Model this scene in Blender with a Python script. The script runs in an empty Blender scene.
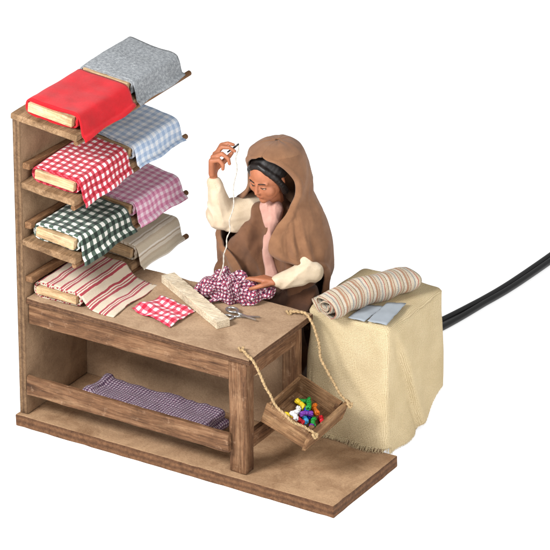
import bpy, bmesh, math, random
from mathutils import Vector, Matrix, Euler, noise
random.seed(7)
sc=bpy.context.scene
COL=sc.collection
def lin(c):
    o=[]
    for v in c:
        v/=255.0
        o.append(v/12.92 if v<=0.04045 else ((v+0.055)/1.055)**2.4)
    return (o[0],o[1],o[2],1)
MW={}
# ---------------------------------------------------------------- object helpers
def empty(name,loc,label,cat,rot=(0,0,0),group=None):
    o=bpy.data.objects.new(name,None); COL.objects.link(o)
    o.empty_display_size=0.05
    o.location=loc; o.rotation_euler=rot
    MW[o.name]=Matrix.LocRotScale(Vector(loc),Euler(rot),None)
    o["label"]=label; o["category"]=cat
    if group: o["group"]=group
    return o
def mk(name,verts,faces,mat,parent=None,uv=None,smooth=False,label=None,cat=None,group=None,solid=None):
    inv=MW[parent.name].inverted() if parent else Matrix.Identity(4)
    vs=[inv@Vector(v) for v in verts]
    c=Vector(((min(v.x for v in vs)+max(v.x for v in vs))/2,(min(v.y for v in vs)+max(v.y for v in vs))/2,min(v.z for v in vs)))
    me=bpy.data.meshes.new(name)
    me.from_pydata([v-c for v in vs],[],faces); me.update()
    me.materials.append(mat)
    if smooth:
        for p in me.polygons: p.use_smooth=True
    if uv is not None:
        ul=me.uv_layers.new(name="UVMap")
        if uv=='box':
            for p in me.polygons:
                nn=p.normal
                for li in p.loop_indices:
                    co=vs[me.loops[li].vertex_index]
                    ax,ay,az=abs(nn.x),abs(nn.y),abs(nn.z)
                    if az>0.6: t=(co.x,co.y)
                    elif ay>ax: t=(co.x,co.z)
                    else: t=(co.y,co.z)
                    ul.data[li].uv=t
        else:
            for l in me.loops: ul.data[l.index].uv=uv[l.vertex_index]
    o=bpy.data.objects.new(name,me); COL.objects.link(o)
    o.location=c
    if parent: o.parent=parent
    MW[o.name]=(MW[parent.name] if parent else Matrix.Identity(4))@Matrix.Translation(c)
    if label: o["label"]=label
    if cat: o["category"]=cat
    if group: o["group"]=group
    if solid:
        m=o.modifiers.new("Solidify","SOLIDIFY"); m.thickness=solid; m.offset=0
    return o
def bmdata(bm):
    bm.verts.ensure_lookup_table(); bm.verts.index_update()
    return [v.co.copy() for v in bm.verts],[[v.index for v in f.verts] for f in bm.faces]
def boxdata(x,y,z,bev=0.012,M=None,seg=2,jit=0.0,rough=0.0):
    bm=bmesh.new()
    bmesh.ops.create_cube(bm,size=1)
    for v in bm.verts:
        v.co=Vector((x[0] if v.co.x<0 else x[1], y[0] if v.co.y<0 else y[1], z[0] if v.co.z<0 else z[1]))
        if jit: v.co+=Vector([random.uniform(-jit,jit) for _ in range(3)])
    if rough:
        dims=[x[1]-x[0],y[1]-y[0],z[1]-z[0]]
        for ax in range(3):
            cuts=int(dims[ax]/0.09)
            for k in range(1,cuts):
                pt=[(x[0]+x[1])/2,(y[0]+y[1])/2,(z[0]+z[1])/2]; pt[ax]=(x,y,z)[ax][0]+dims[ax]*k/cuts
                nn=[0,0,0]; nn[ax]=1
                bmesh.ops.bisect_plane(bm,geom=bm.verts[:]+bm.edges[:]+bm.faces[:],plane_co=pt,plane_no=nn)
        sharp=[e for e in bm.edges if len(e.link_faces)==2 and e.calc_face_angle(0)>0.5]
    else: sharp=bm.edges[:]
    if bev: bmesh.ops.bevel(bm,geom=sharp,offset=bev,segments=seg,affect='EDGES',profile=0.6)
    if rough:
        sd=random.uniform(0,50)
        for v in bm.verts:
            p=v.co*7+Vector((sd,0,0)); q=v.co*23+Vector((0,sd,0))
            v.co+=Vector((noise.noise(p)+0.5*noise.noise(q),noise.noise(p+Vector((9,0,0)))+0.5*noise.noise(q+Vector((9,0,0))),noise.noise(p+Vector((0,0,9)))+0.5*noise.noise(q+Vector((0,0,9)))))*rough
    if M is not None: bmesh.ops.transform(bm,matrix=M,verts=bm.verts[:])
    d=bmdata(bm); bm.free(); return d
def box(name,x,y,z,mat,parent=None,bev=0.012,M=None,jit=0.004,rough=0.0,**k):
    v,f=boxdata(x,y,z,bev,M,2,jit,rough)
    return mk(name,v,f,mat,parent,**k)
def catmull(pts,n):
    P=[Vector(p) for p in pts]
    P=[2*P[0]-P[1]]+P+[2*P[-1]-P[-2]]
    out=[]
    S=len(P)-3
    for i in range(n):
        t=i/(n-1)*S; k=min(int(t),S-1); t-=k
        a,b,c,d=P[k:k+4]
        out.append(0.5*((2*b)+(c-a)*t+(2*a-5*b+4*c-d)*t*t+(3*b-a-3*c+d)*t**3))
    return out
def tubedata(pts,r,seg=10,lobes=0,twist=0.0,cap=True,lobe_amt=0.25):
    n=len(pts); vs=[];fs=[]
    T=(pts[1]-pts[0]).normalized()
    N=T.orthogonal().normalized(); dist=0
    for i,p in enumerate(pts):
        t=(pts[min(i+1,n-1)]-pts[max(i-1,0)]).normalized()
        N=(N-t*N.dot(t)).normalized(); B=t.cross(N)
        if i: dist+=(pts[i]-pts[i-1]).length
        rr=r(i/(n-1)) if callable(r) else r
        for j in range(seg):
            a=2*math.pi*j/seg
            q=rr*(1+(lobe_amt*math.cos(lobes*a) if lobes else 0))
            b=a+dist*twist
            vs.append(p+N*math.cos(b)*q+B*math.sin(b)*q)
    for i in range(n-1):
        for j in range(seg):
            fs.append([i*seg+j,i*seg+(j+1)%seg,(i+1)*seg+(j+1)%seg,(i+1)*seg+j])
    if cap:
        fs.append(list(range(seg))[::-1]); fs.append([(n-1)*seg+j for j in range(seg)])
    return vs,fs
def join(*ds):
    vs=[];fs=[]
    for v,f in ds:
        o=len(vs); vs+=list(v); fs+=[[i+o for i in q] for q in f]
    return vs,fs
def ico(c,r,sub=2):
    bm=bmesh.new(); bmesh.ops.create_icosphere(bm,subdivisions=sub,radius=1)
    if not hasattr(r,'__len__'): r=(r,r,r)
    for v in bm.verts: v.co=Vector((v.co.x*r[0],v.co.y*r[1],v.co.z*r[2]))+Vector(c)
    d=bmdata(bm); bm.free(); return d
def cap(p0,r0,p1,r1,sub=2):
    bm=bmesh.new()
    for p,r in ((p0,r0),(p1,r1)):
        v,_=ico(p,r,sub)
        for q in v: bm.verts.new(q)
    g=bmesh.ops.convex_hull(bm,input=bm.verts[:])
    dl=[e for e in g['geom_interior'] if isinstance(e,bmesh.types.BMVert)]
    if dl: bmesh.ops.delete(bm,geom=dl,context='VERTS')
    d=bmdata(bm); bm.free(); return d
def ell(c,r,R=None):
    v,f=ico((0,0,0),r,3)
    return [Vector(c)+(R@q if R is not None else q) for q in v],f
def blob(prims,voxel,smooth=3,disp=None):
    v,f=join(*prims)
    me=bpy.data.meshes.new("tmp"); me.from_pydata(v,[],f); me.update()
    o=bpy.data.objects.new("tmp",me); COL.objects.link(o)
    m=o.modifiers.new("r","REMESH"); m.mode='VOXEL'; m.voxel_size=voxel
    s=o.modifiers.new("s","SMOOTH"); s.iterations=smooth; s.factor=0.5
    dg=bpy.context.evaluated_depsgraph_get(); dg.update()
    ev=o.evaluated_get(dg); m2=bpy.data.meshes.new_from_object(ev)
    m2.update()
    vs=[]
    for q in m2.vertices:
        co=q.co.copy()
        if disp: co+=q.normal*disp(co)
        vs.append(co)
    fs=[list(p.vertices) for p in m2.polygons]
    bpy.data.objects.remove(o); bpy.data.meshes.remove(me); bpy.data.meshes.remove(m2)
    return vs,fs
def crease(x): return 1-2*(math.sin(x)**2+0.02)**0.38   # rounded ridges with soft valleys
# ---------------------------------------------------------------- materials
class N:
    def __init__(s,name,rough=0.8,spec=0.3):
        s.m=bpy.data.materials.new(name); s.m.use_nodes=True
        s.nt=s.m.node_tree; s.b=s.nt.nodes["Principled BSDF"]
        s.b.inputs["Roughness"].default_value=rough
        s.b.inputs["Specular IOR Level"].default_value=spec
    def n(s,t,**k):
        x=s.nt.nodes.new(t)
        for a,b in k.items(): setattr(x,a,b)
        return x
    def l(s,a,b): s.nt.links.new(a,b)
    def val(s,inp,v):
        if hasattr(v,'is_linked') or hasattr(v,'links'): s.l(v,inp)
        else: inp.default_value=v
    def math(s,op,a,b=0.0,c=None):
        x=s.n("ShaderNodeMath",operation=op); s.val(x.inputs[0],a); s.val(x.inputs[1],b)
        if c is not None: s.val(x.inputs[2],c)
        return x.outputs[0]
    def mix(s,f,a,b,bt='MIX'):
        x=s.n("ShaderNodeMix",data_type='RGBA',blend_type=bt)
        s.val(x.inputs[0],f); s.val(x.inputs[6],a); s.val(x.inputs[7],b); return x.outputs[2]
    def noise(s,vec,scale,detail=4,rough=0.55,dist=0):
        x=s.n("ShaderNodeTexNoise"); x.inputs["Scale"].default_value=scale; x.inputs["Detail"].default_value=detail
        x.inputs["Roughness"].default_value=rough; x.inputs["Distortion"].default_value=dist
        if vec is not None: s.l(vec,x.inputs["Vector"])
        return x.outputs["Fac"]
    def ramp(s,f,stops):
        x=s.n("ShaderNodeValToRGB"); e=x.color_ramp.elements
        while len(e)<len(stops): e.new(0.5)
        for q,(p,c) in zip(e,stops): q.position=p; q.color=c
        s.l(f,x.inputs[0]); return x.outputs[0]
    def bump(s,h,st=0.3,d=0.01):
        x=s.n("ShaderNodeBump"); x.inputs["Strength"].default_value=st; x.inputs["Distance"].default_value=d
        s.l(h,x.inputs["Height"]); s.l(x.outputs[0],s.b.inputs["Normal"])
    def obj(s): return s.n("ShaderNodeTexCoord").outputs["Object"]
    def mapped(s,vec,scale,rand=True):
        m=s.n("ShaderNodeMapping"); m.inputs["Scale"].default_value=scale; s.l(vec,m.inputs["Vector"])
        if rand:
            oi=s.n("ShaderNodeObjectInfo"); r=s.math('MULTIPLY',oi.outputs["Random"],37.0)
            s.l(r,m.inputs["Location"])
        return m.outputs[0]
    def color(s,c): s.val(s.b.inputs["Base Color"],c)
def wood(name,dark,mid,light,axis='x',fine=9.0,rough=0.8):
    a=N(name,rough,0.18); o=a.obj()
    sc_={'x':(0.8,fine,fine),'y':(fine,0.8,fine),'z':(fine,fine,0.8)}[axis]
    sc2={'x':(4,70,70),'y':(70,4,70),'z':(70,70,4)}[axis]
    f=a.noise(a.mapped(o,sc_),1.0,6,0.65,1.2)
    c=a.ramp(f,[(0.28,lin(dark)),(0.48,lin(mid)),(0.7,lin(light))])
    g=a.noise(a.mapped(o,sc2),1.0,4,0.7)
    c=a.mix(0.7,c,a.ramp(g,[(0.3,(0.35,0.32,0.3,1)),(0.6,(1,1,1,1))]),'MULTIPLY')
    b=a.noise(a.mapped(o,(1,1,1)),5,5,0.7)
    c=a.mix(0.7,c,a.ramp(b,[(0.32,(0.5,0.47,0.44,1)),(0.58,(1,1,1,1))]),'MULTIPLY')
    s2=a.noise(a.mapped(o,(1,1,1)),11,6,0.8)
    c=a.mix(a.math('MULTIPLY',a.math('SMOOTH_MAX',a.math('MULTIPLY_ADD',s2,5.0,-2.85),0.0,0.1),0.45),c,lin(tuple(min(255,x+45) for x in light)))
    a.color(c); a.bump(a.math('ADD',g,a.math('MULTIPLY',b,0.8)),0.8,0.018); return a.m
def board(name,base,dark,edge,edgedark,axis=2,lay=34.0,rough=0.8):
    a=N(name,rough,0.2); o=a.obj()
    f=a.noise(a.mapped(o,(1,1,1)),2.6,7,0.7,0.6)
    c=a.ramp(f,[(0.32,lin(dark)),(0.6,lin(base))])
    g=a.noise(o,60,5,0.75)
    c=a.mix(0.5,c,a.ramp(g,[(0.32,(0.5,0.46,0.42,1)),(0.58,(1,1,1,1))]),'MULTIPLY')
    s2=a.noise(a.mapped(o,(1,1,1)),9,6,0.8)
    c=a.mix(a.math('MULTIPLY',a.math('SMOOTH_MAX',a.math('MULTIPLY_ADD',s2,7.0,-4.2),0.0,0.1),0.5),c,lin(tuple(int(x*0.62) for x in dark)))
    sp=a.n("ShaderNodeSeparateXYZ"); a.l(o,sp.inputs[0])
    w=a.math('SINE',a.math('MULTIPLY_ADD',sp.outputs[axis],lay*2*math.pi,a.math('MULTIPLY',a.noise(o,5,2),3.0)))
    e=a.mix(a.math('MULTIPLY_ADD',w,0.3,0.5),lin(edge),lin(edgedark))
    e=a.mix(0.8,e,a.ramp(a.noise(o,22,5,0.8),[(0.35,(0.35,0.3,0.26,1)),(0.62,(1.0,1,1,1))]),'MULTIPLY')
    tc=a.n("ShaderNodeTexCoord")
    sn=a.n("ShaderNodeSeparateXYZ"); a.l(tc.outputs["Normal"],sn.inputs[0])
    k=a.math('LESS_THAN',a.math('ABSOLUTE',sn.outputs[axis]),0.6)
    a.color(a.mix(k,c,e)); a.bump(a.math('ADD',g,a.noise(o,22,4,0.8)),0.5,0.012); return a.m
def cloth(name,kind,cols,period=0.1,weave=0.016,rough=0.95,bump=0.5,fuzz=0.12,speck=0.0):
    a=N(name,rough,0.1)
    uv=a.n("ShaderNodeTexCoord").outputs["UV"]
    nz=a.n("ShaderNodeTexNoise"); nz.inputs["Scale"].default_value=6; a.l(uv,nz.inputs["Vector"])
    vm=a.n("ShaderNodeVectorMath",operation='MULTIPLY_ADD'); a.l(nz.outputs["Color"],vm.inputs[0]); vm.inputs[1].default_value=(0.03,0.03,0); a.l(uv,vm.inputs[2])
    sp=a.n("ShaderNodeSeparateXYZ"); a.l(vm.outputs[0],sp.inputs[0])
    U,W=sp.outputs[0],sp.outputs[1]
    fr=lambda x,p,o=0.0:a.math('FRACT',a.math('MULTIPLY_ADD',x,1.0/p,o+50.0))
    lt=lambda x,t:a.math('LESS_THAN',x,t)
    if kind in('gingham','tweed'):
        s=a.math('ADD',lt(fr(U,period),0.5),lt(fr(W,period),0.5))
        c=a.ramp(a.math('MULTIPLY',s,0.5),[(0.0,lin(cols[0])),(0.5,lin(cols[1])),(1.0,lin(cols[2]))])
        if kind=='tweed':
            q=a.noise(uv,60,2,0.6)
            c=a.mix(a.math('MULTIPLY',a.math('GREATER_THAN',q,0.6),speck),c,lin(cols[3]))
    elif kind=='stripe_u' or kind=='stripe_w':
        X=U if kind=='stripe_u' else W
        x=a.n("ShaderNodeValToRGB"); x.color_ramp.interpolation='CONSTANT'; e=x.color_ramp.elements
        st=cols
        while len(e)<len(st): e.new(0.5)
        for q,(p,cc) in zip(e,st): q.position=p; q.color=lin(cc)
        a.l(fr(X,period),x.inputs[0]); c=x.outputs[0]
    elif kind=='melange':
        q=a.noise(uv,30,6,0.8)
        c=a.ramp(q,[(0.32,lin(cols[0])),(0.5,lin(cols[1])),(0.68,lin(cols[2]))])
    else:
        q=a.noise(uv,5,4,0.6)
        c=a.ramp(q,[(0.3,lin(cols[0])),(0.7,lin(cols[1]))])
    if weave:
        k=2*math.pi/weave
        h=a.math('MULTIPLY',a.math('SINE',a.math('MULTIPLY',U,k)),a.math('SINE',a.math('MULTIPLY',W,k)))
        hn=a.math('MULTIPLY_ADD',a.noise(uv,90,3,0.7),1.2,a.math('MULTIPLY',h,0.5))
    else:
        hn=a.math('MULTIPLY',a.noise(uv,48,6,0.85),1.6)
    sh=a.math('MULTIPLY_ADD',hn,fuzz,1.0-fuzz*0.9)
    cc=a.n("ShaderNodeCombineColor")
    for i in range(3): a.l(sh,cc.inputs[i])
    c=a.mix(1.0,c,cc.outputs[0],'MULTIPLY')
    a.color(c); a.bump(hn,bump,0.008)
    a.b.inputs["Sheen Weight"].default_value=0.12; a.b.inputs["Sheen Roughness"].default_value=0.6
    return a.m
def plain(name,c,rough=0.6,var=0.25,scale=8,metal=0,spec=0.3,bump=0.15,bs=40):
    a=N(name,rough,spec); o=a.obj()
    d=tuple(x*(1-var) for x in lin(c)[:3])+(1,)
    a.color(a.ramp(a.noise(o,scale,4,0.6),[(0.35,d),(0.65,lin(c))]))
    a.b.inputs["Metallic"].default_value=metal
    if bump: a.bump(a.noise(o,bs,3,0.6),bump,0.006)
    return a.m
W1,W2,W3=(66,44,30),(121,86,60),(158,123,92)
walx=wood("walnut_x",W1,W2,W3,'x'); waly=wood("walnut_y",W1,W2,W3,'y'); walz=wood("walnut_z",W1,W2,W3,'z')
pinex=wood("light_wood_x",(176,138,96),(214,180,138),(232,204,166),'x',5)
shelfy=wood("shelf_wood_y",(112,84,58),(152,120,88),(180,148,114),'y',6)
baty=wood("batten_wood_y",(86,58,38),(130,94,64),(164,126,92),'y',6)
creamx=wood("cream_wood_x",(222,202,170),(234,217,188),(242,228,202),'x',4)
topm=board("table_board",(174,146,118),(146,118,92),(112,80,56),(76,52,36),2)
basem=board("base_board",(172,140,108),(134,102,74),(124,88,60),(84,57,39),2,16)
panelm=board("panel_board",(158,130,102),(124,98,74),(132,104,76),(84,62,44),0,20)
backm=board("back_board",(182,152,122),(150,122,96),(120,90,66),(90,64,44),1,30)
cratex=wood("crate_wood_x",(88,60,40),(140,104,72),(176,140,102),'x',7)
cratey=wood("crate_wood_y",(88,60,40),(140,104,72),(176,140,102),'y',7)
ropem=plain("jute",(190,160,118),0.95,0.4,60,bump=0.6,bs=120)
skin=plain("terracotta_skin",(164,102,71),0.52,0.2,7,spec=0.38,bump=0.06,bs=60)
hairm=plain("black_hair",(30,25,23),0.45,0.4,30,bump=0.25,bs=50)
darkeye=plain("dark_eye",(24,16,14),0.25,0.1,bump=0)
whiteye=plain("eye_white",(186,158,136),0.3,0.1,bump=0)
lipm=plain("lip_red",(140,62,48),0.5,0.1,bump=0)
cablem=plain("black_cable",(17,17,18),0.38,0.2,spec=0.5,bump=0.05)
metalm=plain("steel",(196,196,194),0.28,0.3,20,metal=0.9,bump=0.1)
threadm=plain("white_thread",(196,188,176),0.9,0.3,60)
paperm=plain("grey_paper",(150,157,164),0.85,0.12,6,bump=0.1)
# ---------------------------------------------------------------- ground
def ground():
    a=N("white_glow_ground",0.9,0.0)
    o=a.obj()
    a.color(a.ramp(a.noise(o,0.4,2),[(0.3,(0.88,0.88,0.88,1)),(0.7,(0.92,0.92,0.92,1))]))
    a.b.inputs["Emission Color"].default_value=(1,1,1,1); a.b.inputs["Emission Strength"].default_value=0.58  # glow added to the ground to keep it white and lighten contact shadows
    S=300
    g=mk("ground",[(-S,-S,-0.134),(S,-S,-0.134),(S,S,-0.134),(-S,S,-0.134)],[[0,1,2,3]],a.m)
    g["kind"]="structure"; g["label"]="seamless white ground with added glow"
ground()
# ---------------------------------------------------------------- base
BD=1.25
box("display_stand",(-0.06,3.71),(0,BD),(-0.13,0),basem,None,0.012,jit=0.006,rough=0.006,label="rectangular brown fibreboard stand under the whole stall",cat="stand")
# ---------------------------------------------------------------- shelving
sh=empty("shelving_unit",(0.4,1.0,0),"tall wooden rack with stepped shelves of fabric bolts","shelf")
PX=0.05
P=[(0.05,0.002),(BD+0.005,0.002),(BD+0.012,-0.13),(2.00,-0.13),(2.01,3.31),(0.04,3.33)]
bm=bmesh.new(); bv=[bm.verts.new((x,y,z)) for x in (-0.045,PX) for (y,z) in P]
for f in [[0,1,2,3,4,5],[11,10,9,8,7,6]]+[[i,i+6,(i+1)%6+6,(i+1)%6] for i in range(6)]: bm.faces.new([bv[i] for i in f])
bmesh.ops.recalc_face_normals(bm,faces=bm.faces[:])
bmesh.ops.bevel(bm,geom=bm.edges[:],offset=0.008,segments=2,affect='EDGES')
d=bmdata(bm); bm.free()
mk("back_panel",d[0],d[1],panelm,sh)
shz=[3.35,2.62,1.985]
TILT=math.radians(5)
for z in shz+[1.49]:
    M=Matrix.Translation(Vector((-0.05 if z>3 else PX+0.002,0,z)))@Matrix.Rotation(TILT,4,'Y')
    W=0.79 if z>3 else 0.64
    y0=0.03 if z>1.6 else 1.05
    box("shelf",(0.0,W),(y0,1.95),(-0.065,0),shelfy,sh,0.01,M,rough=0.005)
    v,f=tubedata([M@Vector((W-0.03,y0+0.03,-0.10)),M@Vector((W+0.00,2.10,-0.095))],0.028,12)
    mk("dowel",v,f,baty,sh)
for z,a in ((2.80,3.0),(2.15,2.5),(1.55,2)):
    M=Matrix.Translation(Vector((0,0.07,z)))@Matrix.Rotation(math.radians(-a),4,'X')
    box("batten",(PX+0.001,PX+0.085),(0,1.9),(-0.045,0.02),baty,sh,0.008,M,rough=0.004)
# ---------------------------------------------------------------- table
tb=empty("table",(1.4,0.7,0),"brown wooden work table with rough stained legs","table")
TT=1.32
TX=PX+0.004
box("table_top",(TX,2.70),(0.06,1.27),(TT-0.07,TT),topm,tb,0.012,jit=0.006,rough=0.006)
box("apron",(TX,2.44),(0.10,0.16),(1.02,TT-0.078),walx,tb,rough=0.005)
box("leg",(2.442,2.64),(0.10,0.25),(0.002,TT-0.078),walz,tb,0.014,jit=0.006,rough=0.006)
box("leg",(2.46,2.62),(1.07,1.20),(0.002,TT-0.078),walz,tb,0.014,jit=0.006,rough=0.006)
box("apron",(2.56,2.63),(0.254,1.066),(1.04,TT-0.078),waly,tb,rough=0.004)
box("rail",(TX,2.47),(0.03,0.092),(0.24,0.45),walx,tb,0.012,jit=0.006,rough=0.007)
box("rail",(2.56,2.63),(0.254,1.066),(0.25,0.42),waly,tb,rough=0.004)
box("back_board",(TX,2.45),(1.15,1.185),(0.002,TT-0.078),backm,tb,0.005)
# ---------------------------------------------------------------- fabric bolts
def sheet(path,L,wob,ns=22,uvo=0.0):
    vs=[];uv=[];fs=[];m=len(path);acc=[0]
    for i in range(1,m): acc.append(acc[-1]+(path[i]-path[i-1]).length)
    for j in range(ns+1):
        y=L*j/ns
        for i,p in enumerate(path):
            q=Vector((p.x,y,p.y))
            q+=wob(q,i/(m-1),j/ns)
            vs.append(q); uv.append((y+uvo,acc[i]+uvo))
    for j in range(ns):
        for i in range(m-1):
            a=j*m+i; fs.append([a,a+1,a+m+1,a+m])
    return vs,fs,uv
def bolt(M,W,L,T,mat,label,drape,seed,skew=0.0,loops=2,lift=0.045):
    loc=M@Vector((0,0,0)); rot=M.to_euler()
    e=empty("fabric_bolt",loc,label,"fabric bolt",rot,"bolts of fabric on the rack")
    Mm=MW[e.name]
    b=boxdata((0.01,W-0.01),(-0.035,L+0.035),(lift,lift+T),0.008)
    mk("board",[Mm@v for v in b[0]],b[1],pinex,e)
    pts=[]
    for k in range(loops+1):
        d=0.008+0.012*k
        z0=lift
        pts+=[(W*0.5,z0-d),(0.01,z0-d),(-d*1.2,z0+T*0.5),(0.01,z0+T+d)]
        if k<loops: pts+=[(W*0.5,z0+T+d*1.2),(W-0.01,z0+T+d),(W+d*1.2,z0+T*0.5),(W-0.01,z0-d)]
        else: pts+=[(W*0.35,z0+T+d*1.3),(W*0.7,z0+T+d*1.1),(W-0.0,z0+T+d)]+drape
    path=catmull([(p[0],p[1],0) for p in pts],len(pts)*5)
    kk=len(drape)/len(pts)
    def wob(q,t,s):
        w=max(0,(t-(1-kk))/kk)
        nn=noise.noise(Vector((q.x*2,q.y*3,q.z*2+seed*7)))
        n2=noise.noise(Vector((q.x*7,q.y*7,q.z*3+seed*3)))
        ends=max(0,abs(s-0.5)*2-0.75)*4
        return Vector((w*0.014*(1+math.sin(s*9+seed))+nn*0.012, nn*0.012+w*(s-0.5)*0.03, nn*0.018+n2*0.009+(skew*(s-0.5)*w)+0.014*ends*nn))
    vs,fs,uv=sheet(path,L,wob,30,seed*0.37)
    mk("fabric",[Mm@v for v in vs],fs,mat,e,uv=uv,smooth=True,solid=0.007)
    return e
red=cloth("red_felt",'plain',((180,10,22),(206,18,32)),fuzz=0.2,weave=0)
gray=cloth("grey_wool",'melange',((108,113,117),(152,156,160),(198,202,204)),bump=1.0,fuzz=0.5,weave=0)
lblue=cloth("blue_gingham",'gingham',((232,237,243),(196,211,230),(162,185,215)),0.09)
rgin=cloth("red_gingham",'gingham',((244,234,234),(204,72,88),(168,14,36)),0.08)
pgin=cloth("pink_gingham",'gingham',((238,216,226),(222,164,190),(202,122,158)),0.08)
ggin=cloth("green_gingham",'gingham',((228,228,220),(78,96,84),(18,36,28)),0.10)
beig=cloth("beige_stripe",'stripe_w',[(0,(206,193,170)),(0.4,(238,231,218)),(0.52,(186,168,144)),(0.62,(226,216,198)),(0.85,(200,184,160))],0.16)
rstr=cloth("red_stripe",'stripe_w',[(0,(208,192,170)),(0.28,(160,58,68)),(0.42,(216,202,182)),(0.5,(166,66,74)),(0.56,(216,202,182)),(0.64,(160,58,68)),(0.8,(208,192,170))],0.17)
def drape(W,L,T=0.10,lift=0.045):
    return [(W+0.05,lift+T*0.75),(W+0.088,0.0),(W+0.118,-L*0.5),(W+0.13,-L)]
for (z,y0,Lb,mat,lab,x,W,T,dl,sd,sk) in [
 (shz[0],0.12,0.86,red,"bolt of plain red felt wound on a wooden board",0.10,0.55,0.10,0.055,1,0.03),
 (shz[0],1.10,0.80,gray,"bolt of thick heather grey wool on top of the rack",0.10,0.56,0.11,0.04,2,0.02),
 (shz[1],0.14,0.86,rgin,"bolt of red and white gingham on a wooden board",0.15,0.48,0.10,0.07,3,0.03),
 (shz[1],1.12,0.80,lblue,"bolt of pale blue gingham cotton on a shelf",0.15,0.50,0.10,0.03,4,0.0),
 (shz[2],0.14,0.86,ggin,"bolt of dark green and white gingham on a shelf",0.15,0.48,0.10,0.07,5,0.03),
 (shz[2],1.12,0.80,pgin,"bolt of pink gingham cotton on a shelf",0.15,0.50,0.10,0.05,6,0.0),
 (TT+0.17,1.12,0.80,beig,"bolt of beige striped linen on the lowest shelf",0.15,0.50,0.10,0.04,9,0.0)]:
    x0=-0.05 if z>3 else PX
    M=Matrix.Translation(Vector((x,y0,z-(x-x0)*math.tan(TILT))))@Matrix.Rotation(TILT,4,'Y')@Matrix.Rotation(math.radians(random.uniform(-1.5,1.5)),4,'Z')
    bolt(M,W,Lb,T,mat,lab,drape(W,dl,T),sd,sk)
fl=[(0.56,0.09),(0.62,0.035),(0.72,0.014),(0.82,0.012),(0.90,0.014)]
bolt(Matrix.Translation(Vector((0.13,0.16,TT))),0.50,0.84,0.08,rstr,"bolt of cream fabric with red stripes lying on the table",fl,8,0.0)
# ---------------------------------------------------------------- cloths
tweed=cloth("purple_tweed",'tweed',((190,176,186),(112,82,106),(66,46,72),(140,60,90)),0.032,bump=0.8,fuzz=0.25,speck=0.35)
tweed2=cloth("maroon_tweed",'tweed',((232,220,226),(158,56,84),(78,32,66),(244,238,240)),0.038,bump=0.9,fuzz=0.2,speck=0.25)
def foldedcloth(x,y,z,layers,mat,name,label):
    ds=[]
    t=(z[1]-z[0])/layers
    for i in range(layers):
        dx=random.uniform(-0.03,0.03);dy=random.uniform(-0.03,0.03)
        ds.append(boxdata((x[0]+dx,x[1]+dx),(y[0]+dy,y[1]+dy),(z[0]+i*t,z[0]+(i+0.82)*t),t*0.3))
        ds.append(boxdata((x[0]+dx,x[0]+dx+0.1),(y[0]+dy,y[1]+dy),(z[0]+i*t,z[0]+(i+1.2)*t),t*0.3))
    v,f=blob(ds,0.016,2,lambda c:0.03*noise.noise(c*4)+0.01*noise.noise(c*13))
    return mk(name,v,f,mat,None,uv='box',smooth=True,label=label,cat="folded cloth")
foldedcloth((0.52,1.96),(0.38,0.84),(0.03,0.26),2,tweed,"folded_cloth","folded length of purple and white tweed under the table")
def draped(corners,z,n=16,amp=0.02):
    a,b,c,d=[Vector((p[0],p[1],0)) for p in corners]
    vs=[];uv=[];fs=[]
    for i in range(n+1):
        for j in range(n+1):
            s,t=i/n,j/n
            p=(a*(1-s)+b*s)*(1-t)+(d*(1-s)+c*s)*t
            e=0.012*noise.noise(Vector((s*9,t*9,3)))
            hh=max(0,amp*(0.6+noise.noise(Vector((s*3,t*3,1.7)))*1.2))
            vs.append(Vector((p.x+e,p.y+e,z+0.008+hh))); uv.append((s*(b-a).length,t*(d-a).length))
    for i in range(n):
        for j in range(n):
            q=i*(n+1)+j; fs.append([q,q+n+1,q+n+2,q+1])
    return vs,fs,uv
v,f,uv=draped([(1.12,0.38),(1.21,0.76),(1.68,0.68),(1.66,0.24)],TT,20,amp=0.04)
mk("gingham_napkin",v,f,cloth("napkin_gingham",'gingham',((246,234,236),(214,92,110),(186,26,56)),0.085),None,uv=uv,smooth=True,solid=0.008,label="small red and white gingham cloth lying on the table",cat="cloth")
pr=[ell((1.62,1.10,TT+0.09),(0.18,0.16,0.15)),ell((1.82,1.12,TT+0.11),(0.22,0.16,0.18)),ell((2.02,1.15,TT+0.09),(0.17,0.13,0.14)),
    ell((1.68,1.18,TT+0.18),(0.13,0.10,0.12)),ell((1.90,1.18,TT+0.17),(0.14,0.10,0.12)),cap((1.46,1.02,TT+0.035),0.045,(1.56,1.04,TT+0.06),0.06),
    cap((2.08,1.16,TT+0.08),0.07,(2.18,1.26,TT+0.12),0.07),cap((1.72,0.94,TT+0.03),0.04,(1.84,1.0,TT+0.07),0.06),cap((1.56,0.98,TT+0.03),0.035,(1.62,1.04,TT+0.07),0.06)]
def gath(c):
    u=c.x-1.75; w=c.y-0.9
    ph=noise.noise(Vector((c.x*3.5,c.y*3.5,c.z*3)))*4.5
    return 0.034*crease(u*17+w*5+ph)+0.014*crease(u*31-w*14+ph*1.6+c.z*12)+0.015*noise.noise(c*9)
v,f=blob(pr,0.0085,2,gath)
v=[Vector((q.x,q.y,max(q.z,TT+0.004))) for q in v]
mk("knitted_cloth",v,f,tweed2,None,uv='box',smooth=True,label="gathered maroon and white checked cloth being sewn on the table",cat="cloth")
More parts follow.
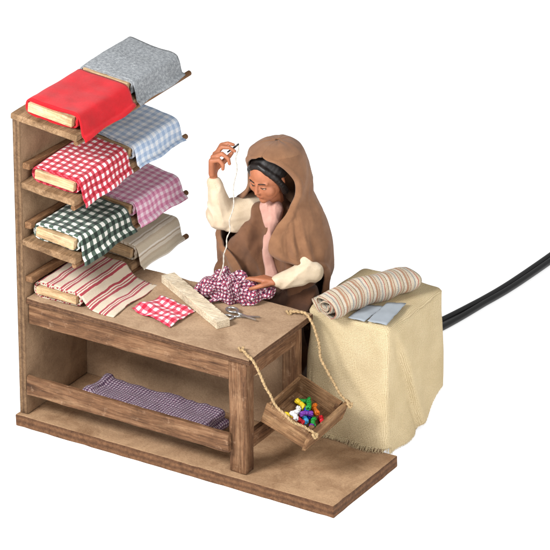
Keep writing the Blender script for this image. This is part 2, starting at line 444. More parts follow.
def notched():
    L=1.2;W=0.15;H=0.085
    prof=[(0,0),(L,0),(L,W)]
    x=L-0.16
    while x>0.12:
        prof+=[(x,W),(x-0.003,W-0.014),(x-0.017,W-0.014),(x-0.020,W)]
        x-=0.12
    prof.append((0,W))
    bm=bmesh.new(); vs=[bm.verts.new((p[0],p[1],0)) for p in prof]
    f=bm.faces.new(vs); r=bmesh.ops.extrude_face_region(bm,geom=[f])
    for q in r['geom']:
        if isinstance(q,bmesh.types.BMVert): q.co.z+=H
    bmesh.ops.recalc_face_normals(bm,faces=bm.faces[:])
    bmesh.ops.bevel(bm,geom=bm.edges[:],offset=0.003,segments=1,affect='EDGES')
    M=Matrix.Translation(Vector((1.03,1.07,TT+0.002)))@Matrix.Rotation(math.atan2(-0.611,1.055),4,'Z')
    bmesh.ops.transform(bm,matrix=M,verts=bm.verts[:])
    d=bmdata(bm); bm.free(); return d
v,f=notched()
mk("wooden_ruler",v,f,creamx,None,label="pale wooden measuring bar with small notches lying across the table",cat="ruler")
sce=empty("scissors",(2.14,0.82,TT),"small steel scissors lying open on the table","scissors",(0,0,math.radians(10)))
Ms=MW[sce.name]@Matrix.Scale(0.98,4)
def ring(c,rx,ry,r):
    pts=[Vector((c[0]+rx*math.cos(t),c[1]+ry*math.sin(t),c[2])) for t in [2*math.pi*i/24 for i in range(25)]]
    return tubedata(pts,r,8,cap=False)
for s in (1,-1):
    z=0.016 if s>0 else 0.034
    R=Matrix.Rotation(math.radians(17*s),4,'Z')
    bl=boxdata((-0.02,0.19),(-0.017,0.019),(z-0.007,z+0.007),0.002)
    vv=[Vector((q.x,q.y*(1-0.8*max(0,q.x/0.19)),q.z)) for q in bl[0]]
    mk("blade",[Ms@(R@q) for q in vv],bl[1],metalm,sce)
    a=tubedata([Vector((-0.0,0,z)),Vector((-0.05,-0.01*s,z)),Vector((-0.085,-0.015*s,z))],0.014,8)
    b=ring((-0.145,-0.03*s,z),0.065,0.048,0.013)
    v,f=join(a,b)
    mk("handle",[Ms@(R@q) for q in v],f,metalm,sce,smooth=True)
# ---------------------------------------------------------------- covered box
bx=empty("covered_box",(3.08,1.85,-0.13),"box covered with beige burlap cloth with frayed hem","box")
BX=(2.60,3.54);BY=(1.33,2.44);BZ=1.345
box("box",(BX[0]+0.11,BX[1]-0.11),(BY[0]+0.11,BY[1]-0.11),(-0.13,BZ-0.03),backm,bx)
def burlap():
    a=N("burlap",0.95,0.05)
    uv=a.n("ShaderNodeTexCoord").outputs["UV"]
    nz=a.n("ShaderNodeTexNoise"); nz.inputs["Scale"].default_value=4; nz.inputs["Detail"].default_value=5; a.l(uv,nz.inputs["Vector"])
    vm=a.n("ShaderNodeVectorMath",operation='MULTIPLY_ADD'); a.l(nz.outputs["Color"],vm.inputs[0]); vm.inputs[1].default_value=(0.05,0.05,0); a.l(uv,vm.inputs[2])
    sp=a.n("ShaderNodeSeparateXYZ"); a.l(vm.outputs[0],sp.inputs[0])
    k=2*math.pi/0.0150
    su=a.math('SINE',a.math('MULTIPLY',sp.outputs[0],k)); sw=a.math('SINE',a.math('MULTIPLY',sp.outputs[1],k))
    h=a.math('MAXIMUM',su,sw)
    n1=a.noise(uv,70,5,0.8)
    m1=a.n("ShaderNodeMapping"); m1.inputs["Scale"].default_value=(4,95,1); a.l(vm.outputs[0],m1.inputs[0])
    m2=a.n("ShaderNodeMapping"); m2.inputs["Scale"].default_value=(95,4,1); a.l(vm.outputs[0],m2.inputs[0])
    slub=a.math('ADD',a.noise(m1.outputs[0],1,3,0.6),a.noise(m2.outputs[0],1,3,0.6))
    h2=a.math('ADD',a.math('MULTIPLY_ADD',n1,1.6,h),slub)
    c=a.ramp(a.math('MULTIPLY_ADD',h,0.5,0.5),[(0.0,lin((172,151,116))),(0.55,lin((208,188,150))),(1.0,lin((220,202,166)))])
    c=a.mix(0.55,c,a.ramp(n1,[(0.3,(0.62,0.58,0.5,1)),(0.6,(1,1,1,1))]),'MULTIPLY')
    c=a.mix(0.6,c,a.ramp(slub,[(0.38,(0.6,0.55,0.47,1)),(0.56,(1,1,1,1))]),'MULTIPLY')
    c=a.mix(0.5,c,a.ramp(a.noise(uv,2.5,4,0.6),[(0.35,(0.8,0.77,0.7,1)),(0.6,(1,1,1,1))]),'MULTIPLY')
    a.color(c); a.bump(h2,0.6,0.007); return a.m
burl=burlap()
def clothbox():
    K=420; cx=(BX[0]+BX[1])/2; cy=(BY[0]+BY[1])/2; hx=(BX[1]-BX[0])/2; hy=(BY[1]-BY[0])/2
    per=[]
    for i in range(K*4):
        t=2*math.pi*i/(K*4); c,s=math.cos(t),math.sin(t); p=0.13
        per.append((math.copysign(abs(c)**p,c)*hx,math.copysign(abs(s)**p,s)*hy))
    n=len(per); pts=per+[per[0]]; acc=[0]
    for i in range(n): acc.append(acc[-1]+math.hypot(pts[i+1][0]-pts[i][0],pts[i+1][1]-pts[i][1]))
    ev=[];k=0
    for i in range(K):
        d=acc[-1]*i/K
        while acc[k+1]<d: k+=1
        t=(d-acc[k])/max(1e-9,acc[k+1]-acc[k]); ev.append((pts[k][0]*(1-t)+pts[k+1][0]*t,pts[k][1]*(1-t)+pts[k+1][1]*t))
    vs=[];fs=[];rings=[0.02,0.2,0.4,0.6,0.8,0.93,0.985]; R=0
    def hem(i):
        x,y=ev[i]; a=math.atan2(y/hy,x/hx)
        h=-0.105
        h+=0.36*math.exp(-((a-math.radians(42))/0.36)**2)
        if y<-hy*0.85: h=0.03+0.012*math.sin(i*0.06)
        return h+0.008*noise.noise(Vector((i*0.05,0,0)))
    for s in rings:
        for i in range(K):
            x,y=ev[i]
            vs.append(Vector((cx+x*s,cy+y*s,BZ+0.022*noise.noise(Vector((x*s*3,y*s*3,0)))-(0.008 if s>0.97 else 0))))
        R+=1
    D=54
    for r in range(1,D+1):
        t=r/D
        for i in range(K):
            x,y=ev[i]; z1=hem(i)
            z=BZ-0.018-(BZ-0.018-z1)*t
            ax,ay=(abs(x)/hx)**8,(abs(y)/hy)**8
            n_=Vector((math.copysign(ax,x),math.copysign(ay,y),0)); n_.normalize()
            corner=min(ax,ay)
            off=0.010+0.012*t*math.sin(i*2*math.pi/K*7+3*t)+0.05*noise.noise(Vector((x*1.8,y*1.8,z*1.2+3)))*min(1,t*3)+0.014*noise.noise(Vector((x*5,y*5,z*3)))
            off+=0.02*t*corner
            if x>hx*0.8 and y>-hy*0.97:
                yy=(y+hy)/(2*hy); line=0.08+0.55*t
                off+=0.07*min(1,t*3)/(1+math.exp(-(yy-line)/0.010))*max(0,1.0-1.3*max(0,yy-line))
                off-=0.016*min(1,t*3)*math.exp(-((yy-line+0.05)/0.03)**2)
            if y<-hy*0.9: off+=0.09*t*t
            ins=1-0.06*t
            p=Vector((cx+x*ins,cy+y*(1-0.07*t if y>0 else 1),z))+n_*max(0.0,off)
            if p.x<2.68: p.y=max(p.y,1.292)
            if p.y<1.275: p.z=max(p.z,0.012)
            vs.append(p)
        R+=1
    for r in range(R-1):
        for i in range(K):
            fs.append([r*K+i,r*K+(i+1)%K,(r+1)*K+(i+1)%K,(r+1)*K+i][::-1])
    fs.append([i for i in range(K)])
    last=(R-1)*K; prev=(R-2)*K
    for i in range(K):
        front=ev[i][1]<-hy*0.85
        for q in range(4 if front else 2):
            t=random.random(); a=vs[last+i]*(1-t)+vs[last+(i+1)%K]*t
            dn=(vs[last+i]-vs[prev+i]).normalized()
            tan=(vs[last+(i+1)%K]-vs[last+i]).normalized()
            l=random.uniform(0.02,0.085)*random.uniform(0.5,1) if front else random.uniform(0.008,0.03)
            b=a+dn*l+tan*random.uniform(-0.025,0.025)*(1 if front else 0.4)
            fl_=0.006 if b.y<1.25 else -0.12
            if b.z<fl_: b=Vector((b.x,b.y-(random.uniform(0.01,0.05) if b.y<1.25 else 0),fl_))
            w=tan*0.003
            k=len(vs); vs+= [a-w-dn*0.01,a+w-dn*0.01,b+w*0.5,b-w*0.5]; fs.append([k,k+1,k+2,k+3])
    return vs,fs
v,f=clothbox()
mk("burlap_cover",v,f,burl,bx,uv='box',smooth=True)
# ---------------------------------------------------------------- roll on the box
rollm=cloth("multi_stripe",'stripe_u',[(0,(208,190,162)),(0.10,(170,112,88)),(0.14,(218,204,180)),(0.30,(160,158,154)),(0.36,(220,206,184)),(0.48,(182,96,78)),(0.52,(210,192,164)),(0.68,(146,120,96)),(0.73,(222,210,190)),(0.88,(186,140,110))],0.19,bump=1.0,fuzz=0.35)
def roll():
    A=Vector((2.87,1.22,0));B=Vector((3.28,2.20,0)); ax=(B-A); L=ax.length; ax.normalize(); sd=Vector((ax.y,-ax.x,0))
    path=[]
    for i in range(120):
        t=i/119; a=-(t*2*math.pi*2.6)+0.4+0.25*math.sin(t*14); r=0.03+0.125*t+0.008*math.sin(t*23)
        path.append((r*math.cos(a)*1.25,r*math.sin(a)*1.0))
    for e_ in (0.04,0.09,0.13):   # loose end of the fabric
        path.append((path[119][0]+e_*0.9,path[119][1]-e_*0.75))
    vs=[];fs=[];uv=[];m=len(path);ns=48;ac=[0]
    for i in range(1,m): ac.append(ac[-1]+math.hypot(path[i][0]-path[i-1][0],path[i][1]-path[i-1][1]))
    for j in range(ns+1):
        s=j/ns
        for i,(px,pz) in enumerate(path):
            sq=1+0.10*math.sin(s*3+1)-(0.34*max(0,0.3-s)/0.3)
            wd=1+(0.22*max(0,0.3-s)/0.3)
            nn=noise.noise(Vector((px*5,pz*5,s*6)))*0.04
            en=(0.07*noise.noise(Vector((i*0.05,s,2)))*(max(0,abs(s-0.5)-0.32)/0.18))
            p=A+ax*(L*s+en)+sd*(px*(wd+nn))+Vector((0,0,BZ+0.155*sq+pz*sq+nn))
            p.z=max(p.z,BZ+0.018+0.002*(i%3)); vs.append(p); uv.append((L*s+0.05*px,ac[i]))
    for j in range(ns):
        for i in range(m-1):
            a=j*m+i; fs.append([a,a+1,a+m+1,a+m])
    return vs,fs,uv
v,f,uv=roll()
mk("fabric_roll",v,f,rollm,None,uv=uv,smooth=True,solid=0.010,label="loose roll of beige multicolour striped fabric on the burlap box",cat="fabric roll")
for cs,lab,z in [([(3.10,1.29),(3.10,1.62),(3.28,1.70),(3.28,1.30)],"small blank grey paper sheet on the burlap box",BZ+0.016),([(3.31,1.31),(3.27,1.76),(3.44,1.86),(3.52,1.33)],"small blank grey paper sheet beside another sheet",BZ+0.026)]:
    v,f,uv=draped(cs,z,10,0.008)
    mk("paper_sheet",v,f,paperm,None,uv=uv,smooth=True,solid=0.003,label=lab,cat="paper",group="papers on the burlap box")
# ---------------------------------------------------------------- crate
cr=empty("crate",(2.70,0.27,0.57),"small rough wooden crate hanging tilted from the table by ropes","crate",(math.radians(4),math.radians(21),math.radians(2)))
Mc=MW[cr.name]
CW,CL,CH=0.53,0.66,0.22
box("crate_base",(0.03,CW-0.002),(0.03,CL-0.03),(0,0.025),cratey,cr,0.004,Mc)
box("end_plank",(0,CW),(0,0.03),(-0.02,CH),cratex,cr,0.006,Mc,jit=0.010,rough=0.005)
box("end_plank",(0,CW),(CL-0.03,CL),(-0.01,CH+0.01),cratex,cr,0.006,Mc,jit=0.010,rough=0.005)
box("side_plank",(0.002,0.03),(0.032,CL-0.032),(0.0,CH-0.01),cratey,cr,0.006,Mc)
box("side_plank",(CW+0.002,CW+0.033),(-0.035,CL+0.05),(-0.01,CH+0.012),cratey,cr,0.006,Mc,jit=0.010,rough=0.005)
box("corner_block",(CW-0.05,CW-0.003),(0.033,0.08),(0.026,CH+0.03),cratex,cr,0.005,Mc)
box("corner_block",(CW-0.05,CW-0.003),(CL-0.08,CL-0.033),(0.026,CH+0.03),cratex,cr,0.005,Mc)
def rope(pts,n=80,r=0.0135):
    P_=catmull(pts,n)
    P_=[p+Vector((noise.noise(p*6),noise.noise(p*6+Vector((5,0,0))),noise.noise(p*6+Vector((0,9,0)))))*0.022 for p in P_]
    ds=[tubedata(P_,r,12,3,50,lobe_amt=0.28)]
    for kp in (P_[0],P_[-5]):
        kn=[kp+Vector((0.022*math.cos(t),0.022*math.sin(t*1.0),0.016*math.sin(2*t))) for t in [i*math.pi*2/16 for i in range(17)]]
        ds.append(tubedata(kn,r,9,3,50))
    for i in range(40):
        k=random.randrange(1,n-1); p=P_[k]; q=Vector([random.uniform(-1,1) for _ in range(3)]).normalized()
        ds.append(tubedata([p,p+q*0.025,p+q*0.045+Vector((0,0,-0.012))],0.0018,3))
    return join(*ds)
c1=Mc@Vector((CW+0.02,0.01,CH+0.03)); c2=Mc@Vector((CW+0.02,CL,CH+0.03))
v,f=rope([(2.52,0.20,TT+0.02),(2.62,0.13,TT+0.022),(2.72,0.09,TT-0.01),(2.83,0.11,1.10),(2.98,0.12,0.88),(3.12,0.15,0.74),c1,c1+Vector((0.03,-0.01,-0.06))])
mk("rope",v,f,ropem,cr,smooth=True)
v,f=rope([(2.50,1.14,TT+0.02),(2.6,1.17,TT+0.03),(2.71,1.16,TT+0.03),(2.83,1.12,TT-0.12),(2.93,1.04,1.0),(3.08,0.99,0.8),c2,c2+Vector((0.035,0.01,-0.06))])
mk("rope",v,f,ropem,cr,smooth=True)
cols={"blue":(20,44,190),"yellow":(244,212,30),"green":(30,150,56),"white":(240,238,236),"red":(212,20,40),"purple":(112,44,156),"light blue":(70,176,230),"orange":(242,126,30)}
names=["blue","white","green","yellow","red","purple","white","light blue","green","yellow","blue","red","green","orange","white","purple","green"]
for i,cn in enumerate(names):
    m=bpy.data.materials.get("thread_"+cn) or plain("thread_"+cn,cols[cn],0.36,0.25,40,bump=0.5,bs=110,spec=0.5)
    lay=i//14; j=i%14
    gx=0.19+0.13*(j%3)+random.uniform(-0.02,0.02); gy=0.11+0.10*(j//3)+random.uniform(-0.02,0.02); gz=0.06+0.02*random.random()
    if lay: gx=0.30+random.uniform(-0.06,0.06); gy=0.18+0.13*(i-14); gz=0.12
    a=random.uniform(0,3.14); d=Vector((math.cos(a),math.sin(a),random.uniform(-0.15,0.3)))*0.064
    sd_=Vector((-d.y,d.x,0))*random.uniform(-0.4,0.4)
    c=Vector((gx,gy,gz))
    P_=catmull([c-d,c-d*0.4+Vector((0,0,0.012))+sd_,c+d*0.4+sd_,c+d],22)
    ds=[]
    for q in range(6):
        an=q*1.047
        st_=[]
        for k,p in enumerate(P_):
            t=k/21; rr=0.019*(0.45+abs(t-0.5)*1.5)*(1.0 if t<0.93 and t>0.07 else 0.8)
            st_.append(Mc@(p+Vector((-d.y,d.x,0)).normalized()*math.cos(an+t*2)*rr+Vector((0,0,1))*math.sin(an+t*2)*rr))
        ds.append(tubedata(st_,lambda t:0.0125*(1-0.5*abs(2*t-1)**6),7))
    ds.append(tubedata([Mc@(P_[10]-(P_[12]-P_[9])*0.4),Mc@(P_[11]+(P_[12]-P_[9])*0.4)],0.024,10))
    v,f=join(*ds)
    mk("thread_skein",v,f,m,None,smooth=True,label="small tied bundle of %s thread in the crate"%cn,cat="thread skein",group="coloured thread skeins in the crate")
# ---------------------------------------------------------------- cable
cpts=catmull([(2.1,2.6,-0.095),(2.28,3.3,-0.095),(2.50,4.1,-0.095),(2.62,4.8,-0.095),(2.71,5.6,-0.095),(2.76,7.2,-0.095),(2.75,10.0,-0.095)],70)
ds=[]
for s in (-1,1):
    q=[]
    for i,p in enumerate(cpts):
        g=0.034+0.028*max(0,1-abs(p.y-4.1)/0.8)
        q.append(p+Vector((s*g,0,0)))
    ds.append(tubedata(q,0.036,14))
v,f=join(*ds)
mk("power_cable",v,f,cablem,None,smooth=True,label="black twin-core cable lying on the white surface",cat="cable")
# ---------------------------------------------------------------- stool
st=empty("stool",(1.95,2.12,-0.13),"plain low wooden stool under the seated woman","stool")
v,f=tubedata([Vector((1.95,2.12,0.72)),Vector((1.95,2.12,0.78))],0.33,28)
mk("seat",v,f,walx,st)
for a in range(4):
    t=a*math.pi/2+0.7
    p=Vector((1.95+0.2*math.cos(t),2.12+0.2*math.sin(t),0.72)); q=Vector((1.95+0.27*math.cos(t),2.12+0.27*math.sin(t),-0.13))
    v,f=tubedata([p,q],0.035,10); mk("leg",v,f,walz,st)
# ---------------------------------------------------------------- person
HC=Vector((1.935,1.65,2.50)); HS=1.19
F=Vector((-0.08,-0.93,-0.34)).normalized(); UP=(Vector((0.05,0,1))-F*F.dot(Vector((0.05,0,1)))).normalized(); LF=UP.cross(F)
RM=Matrix((LF,F,UP)).transposed()
def hp(a,b,c): return HC+(LF*a+F*b+UP*c)*HS
def hcap(a,r,b,q): return cap(hp(*a),r*HS,hp(*b),q*HS)
def hell(a,r): return ell(hp(*a),tuple(x*HS for x in r),RM)
B=[]
B.append(hell((0,-0.03,0.045),(0.148,0.18,0.17)))
B.append(hell((0,0.035,-0.055),(0.124,0.125,0.155)))
B.append(hcap((0,0.07,-0.145),0.065,(0,0.105,-0.172),0.040))
B.append(hcap((0,0.152,0.035),0.012,(0,0.180,-0.046),0.017))
B.append(hcap((-0.012,0.166,-0.052),0.013,(0.012,0.166,-0.052),0.013))
B.append(hcap((-0.02,0.146,-0.102),0.015,(0.02,0.146,-0.102),0.015))
for s in (-1,1):
    B.append(hcap((0.08*s,0.118,0.046),0.020,(0.02*s,0.141,0.042),0.015))
    B.append(hell((0.066*s,0.088,-0.052),(0.058,0.056,0.062)))
    B.append(hell((0.05*s,0.128,0.004),(0.025,0.019,0.016)))
    B.append(hell((0.146*s,-0.01,-0.02),(0.016,0.03,0.05)))
CX=1.93
neck=Vector((CX,1.82,2.14))
B.append(cap(hp(0,-0.05,-0.1),0.085,neck,0.09))
SR=Vector((1.60,1.82,2.03)); SL=Vector((2.22,1.84,2.03))
B.append(cap(neck,0.09,Vector((CX,1.87,2.0)),0.14))
B.append(cap(SR,0.07,Vector((CX,1.86,2.02)),0.12)); B.append(cap(SL,0.07,Vector((CX,1.86,2.02)),0.12))
B.append(ell((CX,1.89,1.82),(0.26,0.17,0.3))); B.append(ell((CX,1.98,1.45),(0.22,0.16,0.3))); B.append(ell((CX,2.06,1.05),(0.3,0.24,0.22)))
ER=Vector((1.42,1.50,2.00)); WR=Vector((1.425,1.44,2.50))
EL=Vector((2.44,1.53,1.61)); WL=Vector((2.25,1.27,1.56))
B.append(cap(SR,0.07,ER,0.06)); B.append(cap(ER,0.06,WR,0.042))
B.append(cap(SL,0.06,EL,0.048)); B.append(cap(EL,0.048,WL,0.042))
for s,kx in ((-1,1.66),(1,2.2)):
    hip=Vector((CX+0.14*s,2.08,0.98)); kn=Vector((kx,1.66,0.92)); an=Vector((kx+0.02,1.72,0.0))
    B.append(cap(hip,0.17,kn,0.115)); B.append(cap(kn,0.11,an,0.06)); B.append(cap(an+Vector((0,0,-0.06)),0.055,an+Vector((0,-0.2,-0.085)),0.04))
def hand(W,u,s,n,S,curls,thumb,splay=0.06):
    u=u.normalized(); s=(s-u*s.dot(u)).normalized(); n=(n-u*n.dot(u)-s*n.dot(s)).normalized()
    tips=[]
    off=[0.070,0.024,-0.023,-0.066]; ln=[0.92,1.0,0.94,0.76]; kb=[0.185,0.195,0.185,0.165]
    for i in range(4):
        K=W+(u*kb[i]+s*off[i])*S
        B.append(cap(W+s*off[i]*0.45*S,0.036*S,K,0.030*S))
        p=K; a=0
        for k,l in enumerate((0.115,0.08,0.06)):
            a+=math.radians(curls[i][k])
            d=(u*math.cos(a)+n*math.sin(a)+s*splay*off[i]*10*0.5).normalized()
            q=p+d*l*ln[i]*S
            B.append(cap(p,(0.026-0.003*k)*S,q,(0.0235-0.003*k)*S)); p=q
        tips.append(p)
    B.append(cap(W+u*0.04*S,0.04*S,W+(u*0.1+s*0.03)*S+n*0.01,0.042*S))
    p=W+(u*0.035+s*0.045+n*0.012)*S
    for k,(d,l) in enumerate(zip(thumb,(0.1,0.08,0.06))):
        d=(u*d[0]+s*d[1]+n*d[2]).normalized(); q=p+d*l*S
        B.append(cap(p,(0.032-0.004*k)*S,q,(0.028-0.004*k)*S)); p=q
    tips.append(p)
    return tips
tr=hand(WR,Vector((0.10,-0.05,1)),Vector((-0.15,0.9,0)),Vector((0.95,0.0,0)),1.04,
     [(22,40,32),(34,46,35),(55,62,45),(68,66,45)],[(0.6,0.5,0.55),(0.85,0.05,0.6),(0.85,-0.15,0.5)],0.10)
tl=hand(WL,Vector((-0.85,-0.06,0.02)),Vector((-0.1,-0.9,0.15)),Vector((-0.1,0.05,-1)),0.90,
     [(8,26,25),(14,32,28),(22,36,30),(28,40,30)],[(0.5,0.7,0.2),(0.8,0.35,0.4),(0.9,0.1,0.4)],0.10)
v,f=blob(B,0.0088,2)
person=mk("person",v,f,skin,None,smooth=True,label="seated woman in brown hooded mantle raising a sewing needle",cat="person")
for s in (-1,1):
    v,f=hell((0.051*s,0.1375,-0.002),(0.022,0.012,0.0065)); mk("eye",v,f,whiteye,person,smooth=True)
    v,f=hell((0.050*s,0.143,-0.004),(0.009,0.0075,0.0065)); mk("iris",v,f,darkeye,person,smooth=True)
    pts=catmull([hp(0.022*s,0.157,0.049),hp(0.05*s,0.153,0.058),hp(0.083*s,0.132,0.049)],8)
    v,f=tubedata(pts,0.0052,6); mk("eyebrow",v,f,hairm,person,smooth=True)
    pts=catmull([hp(0.027*s,0.144,0.001),hp(0.05*s,0.151,0.006),hp(0.076*s,0.131,-0.002)],8)
    v,f=tubedata(pts,0.0038,6); mk("eyelid",v,f,hairm,person,smooth=True)
v,f=blob([hcap((-0.023,0.152,-0.098),0.0065,(0.023,0.152,-0.098),0.0065),hcap((-0.016,0.152,-0.110),0.008,(0.016,0.152,-0.110),0.008)],0.004,2)
mk("mouth",v,f,lipm,person,smooth=True)
hr=[hell((0,-0.06,0.075),(0.162,0.185,0.165))]
for s in (-1,1):
    hr.append(hcap((0.0,0.075,0.178),0.026,(0.07*s,0.078,0.150),0.030)); hr.append(hcap((0.07*s,0.078,0.150),0.030,(0.128*s,0.05,0.075),0.032)); hr.append(hcap((0.128*s,0.05,0.075),0.032,(0.148*s,0.01,-0.03),0.030)); hr.append(hcap((0.148*s,0.01,-0.03),0.030,(0.135*s,-0.03,-0.14),0.036))
v,f=blob(hr,0.0085,10,lambda c:0.0012*math.sin((c-HC).dot(UP)*130+(c-HC).dot(F)*60))
mk("hair",v,f,hairm,person,smooth=True)
# clothes
creamc=cloth("cream_linen",'plain',((190,170,142),(216,198,172)),weave=0.011,bump=0.3,fuzz=0.15)
cloakc=cloth("brown_cloak",'plain',((114,79,55),(140,101,72)),weave=0.010,bump=0.25,fuzz=0.12)
mauvec=cloth("mauve_blouse",'plain',((178,130,118),(206,162,146)),weave=0.011,bump=0.3,fuzz=0.15)
tunicc=cloth("brown_tunic",'plain',((96,65,45),(122,85,61)),weave=0.011,bump=0.3,fuzz=0.15)
skirtc=cloth("dark_brown_skirt",'plain',((70,45,32),(94,63,45)),weave=0.011,bump=0.3,fuzz=0.15)
def slf(a,b):
    ax=(b-a).normalized(); sd=ax.cross(Vector((0.3,-0.8,0.4))).normalized()
    def g(c):
        s=(c-a).dot(ax); q=(c-a).dot(sd)
        return 0.007*crease(q*18+s*9+noise.noise(c*3.5)*4)+0.016*noise.noise(c*5)
    return g
v,f=blob([cap(SR+Vector((0.08,0.03,-0.01)),0.15,ER+Vector((0.05,0.03,-0.01)),0.15),cap(ER+Vector((0.04,0.03,0.0)),0.150,WR+Vector((0.0,0.01,-0.11)),0.078),cap(ER+Vector((0.12,0.09,-0.07)),0.13,SR+Vector((0.05,0,-0.12)),0.14)],0.011,8,slf(ER,WR))
mk("sleeve",v,f,creamc,person,uv='box',smooth=True)
v,f=blob([cap(SL+Vector((-0.02,0,-0.04)),0.095,EL,0.095),cap(EL,0.112,WL+(EL-WL)*0.12,0.07),cap(EL+Vector((-0.02,-0.02,-0.05)),0.10,WL+(EL-WL)*0.3+Vector((0,0,-0.03)),0.075),cap(EL,0.11,EL+Vector((0.06,0.08,-0.02)),0.11)],0.011,8,slf(EL,WL))
mk("sleeve",v,f,creamc,person,uv='box',smooth=True)
tn=[cap(SR+Vector((0.10,0,-0.04)),0.11,SL+Vector((-0.10,0,-0.04)),0.11),ell((CX,1.86,1.8),(0.36,0.25,0.36)),ell((CX,1.88,1.45),(0.46,0.32,0.40)),cap((CX,1.84,2.02),0.17,(CX,1.84,2.1),0.12),cap((CX,1.95,1.4),0.32,(CX,2.05,1.1),0.38),
    cap((1.80,1.74,2.06),0.10,(1.76,1.66,1.45),0.14),cap((1.74,1.66,1.84),0.13,(1.52,1.62,1.35),0.18),cap((2.10,1.72,1.95),0.11,(2.28,1.68,1.35),0.18)]
v,f=blob(tn,0.014,4,lambda c:0.025*noise.noise(Vector((c.x*6,c.y*6,c.z*2.5)))+0.016*crease(c.x*13+c.z*3+2*noise.noise(c*2.5))); mk("tunic",v,f,tunicc,person,uv='box',smooth=True)
v,f=blob([cap((CX-0.04,1.72,2.12),0.085,(CX+0.03,1.66,1.92),0.05),cap((CX+0.07,1.72,2.12),0.085,(CX+0.05,1.66,1.92),0.05),cap((CX+0.04,1.655,1.92),0.050,(CX+0.02,1.60,1.70),0.055),cap((CX+0.02,1.60,1.70),0.055,(CX+0.10,1.58,1.45),0.08)],0.010,5,lambda c:0.008*crease(c.x*34+c.z*9)+0.01*noise.noise(c*7)); mk("blouse",v,f,mauvec,person,uv='box',smooth=True)
sk=[]
for s,kx in ((-1,1.66),(1,2.2)):
    hip=Vector((CX+0.14*s,2.06,1.0)); kn=Vector((kx,1.66,0.98))
    sk.append(cap(hip,0.26,kn,0.19)); sk.append(cap(kn,0.17,Vector((kx+0.03*s,1.70,0.0)),0.18))
sk.append(cap((1.66,1.64,0.95),0.15,(2.2,1.64,0.95),0.15)); sk.append(ell((CX,2.08,1.15),(0.4,0.33,0.36)))
sk.append(cap((CX,1.70,0.85),0.17,(CX,1.72,0.05),0.17)); sk.append(cap((2.12,1.60,1.07),0.18,(2.40,1.66,1.26),0.16))
sk.append(cap((CX,2.1,0.95),0.36,(CX,2.0,0.1),0.3))
v,f=blob(sk,0.018,4,lambda c:0.03*noise.noise(c*3)+0.018*crease(c.x*9-c.z*6+c.y*4+2*noise.noise(c*2))); mk("skirt",v,f,skirtc,person,uv='box',smooth=True)
LV=[ # z, cx, cy, rx, ry, edge angle on her right, on her left
(2.862,1.985,1.76,0.02,0.02,0,0),
(2.85,1.985,1.75,0.13,0.15,0,0),
(2.80,1.985,1.73,0.220,0.255,0,0),
(2.75,1.985,1.735,0.265,0.29,28,30),
(2.66,1.985,1.75,0.290,0.31,50,50),
(2.52,1.99,1.79,0.310,0.325,64,62),
(2.38,1.99,1.80,0.320,0.335,66,62),
(2.26,1.98,1.81,0.345,0.345,64,50),
(2.17,1.97,1.82,0.41,0.36,66,38),
(2.09,1.95,1.83,0.475,0.39,76,28),
(1.97,1.94,1.83,0.535,0.44,84,20),
(1.86,1.93,1.83,0.58,0.47,84,18),
(1.78,1.925,1.83,0.60,0.485,66,22),
(1.70,1.92,1.83,0.61,0.49,42,40),
(1.62,1.915,1.84,0.61,0.485,24,68),
(1.45,1.91,1.85,0.61,0.47,12,86),
(1.25,1.90,1.87,0.60,0.46,14,82),
(0.95,1.89,1.90,0.58,0.44,40,74),
(0.60,1.90,1.92,0.55,0.46,60,70),
(0.25,1.92,1.93,0.57,0.48,66,70)]
rows=170; J=240
A1=catmull([(l[0],l[1],l[2]) for l in LV],rows); A2=catmull([(l[3],l[4],0) for l in LV],rows); A3=catmull([(l[5],l[6],0) for l in LV],rows)
vs=[];fs=[]
for i in range(rows):
    z,cx,cy=A1[i]; rx,ry,_=A2[i]; g1,g2,_=A3[i]
    g1=max(0,g1); g2=max(0,g2)
    dn=max(0,min(1,(2.30-z)/0.5)); hd=max(0,min(1,(2.83-z)/0.25)); op=min(1,(g1+g2)/40)
    for j in range(J+1):
        t=j/J; e=min(t,1-t)
        a=math.radians(g2+(360-g1-g2)*t)
        sa,ca=math.sin(a),math.cos(a)
        ph=2.4*noise.noise(Vector((sa*1.0,ca*1.0,z*0.9)))*2
        ew=0.35+0.65*min(1,e/0.08)
        w=1+ew*dn*0.042*crease(a*4.5+z*1.2+ph)+ew*dn*0.012*crease(a*8-z*2.0+ph*1.5)
        w+=ew*hd*(1-dn*0.6)*(0.020*crease(z*7+abs(sa)*2.0+a*1.2+ph)+0.008*crease(z*13-a*3+ph))
        w+=0.05*hd*noise.noise(Vector((sa*2.0,ca*2.0,z*1.6)))+0.012*noise.noise(Vector((sa*5+z*2,ca*5,z*3)))
        w-=op*0.03*math.exp(-(e/0.012)**2); w+=op*0.035*math.exp(-((e-0.035)/0.018)**2)
        p=Vector((cx+rx*w*sa,cy-ry*w*ca,z+0.015*noise.noise(Vector((sa*2,z*2,ca*2)))))
        vs.append(p)
for i in range(rows-1):
    for j in range(J):
        q=i*(J+1)+j; fs.append([q,q+1,q+J+2,q+J+1])
mk("hooded_cloak",vs,fs,cloakc,person,uv='box',smooth=True,solid=0.024)
nt=(tr[0]+tr[4])/2
v,f=tubedata([nt+Vector((-0.06,0,-0.05)),nt+Vector((0.02,0,0.02)),nt+Vector((0.07,0.0,0.07))],lambda t:0.011-0.006*abs(t-0.5),8)
mk("sewing_needle",v,f,plain("dark_steel",(50,48,48),0.35,0.1,metal=0.7,bump=0),None,smooth=True,label="dark sewing needle pinched in the raised hand",cat="needle")
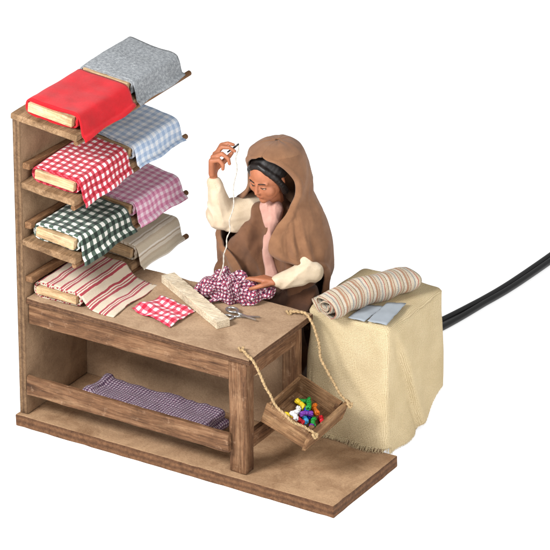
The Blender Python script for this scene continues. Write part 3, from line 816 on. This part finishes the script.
p0=nt+Vector((0.06,0,0.06)); p1=Vector((1.74,1.05,TT+0.24))
pts=[]
for i in range(140):
    t=i/139; p=p0.lerp(p1,t)
    p+=Vector((0.035*math.sin(t*math.pi)+0.009*math.sin(t*34+2*math.sin(t*9)),0.008*math.cos(t*29),0.0))
    pts.append(p)
v,f=tubedata(pts,0.0066,8,2,60)
mk("sewing_thread",v,f,threadm,None,smooth=True,label="thin white thread hanging from the needle to the cloth",cat="thread")
v,f=tubedata(catmull([(1.3,1.0,TT+.006),(1.35,1.1,TT+.006),(1.45,1.12,TT+.006),(1.5,1.05,TT+.006)],24),0.004,6); mk("thread_scrap",v,f,threadm,None,smooth=True,label="short loose white thread on the table",cat="thread")
# ---------------------------------------------------------------- light
w=bpy.data.worlds.new("World"); sc.world=w; w.use_nodes=True
w.node_tree.nodes["Background"].inputs[0].default_value=(1,1,1,1); w.node_tree.nodes["Background"].inputs[1].default_value=0.50
def area(name,loc,tgt,size,e):
    L=bpy.data.lights.new(name,'AREA'); L.shape='SQUARE'; L.size=size; L.energy=e
    o=bpy.data.objects.new(name,L); COL.objects.link(o); o.location=loc
    o.rotation_euler=(Vector(tgt)-Vector(loc)).to_track_quat('-Z','Y').to_euler(); return o
area("softbox_key",(-1.0,-8.0,8.8),(1.9,0.9,1),3.4,2150)
area("softbox_fill",(10,-3,6),(1.9,0.9,1),5,550)
# ---------------------------------------------------------------- camera
phi=math.radians(31.5); th=math.radians(26)
d=Vector((-math.sin(phi)*math.cos(th),math.cos(phi)*math.cos(th),-math.sin(th)))
T=Vector((2.30,1.2,1.678)); D=50
cam=bpy.data.cameras.new("Camera"); co=bpy.data.objects.new("Camera",cam); COL.objects.link(co)
co.location=T-d*D; co.rotation_euler=d.to_track_quat('-Z','Y').to_euler()
cam.sensor_width=36; cam.lens=36*D/5.5; cam.clip_end=2000; cam.clip_start=1
sc.camera=co
sc.view_settings.view_transform='Standard'; sc.view_settings.look='None'; sc.view_settings.exposure=0
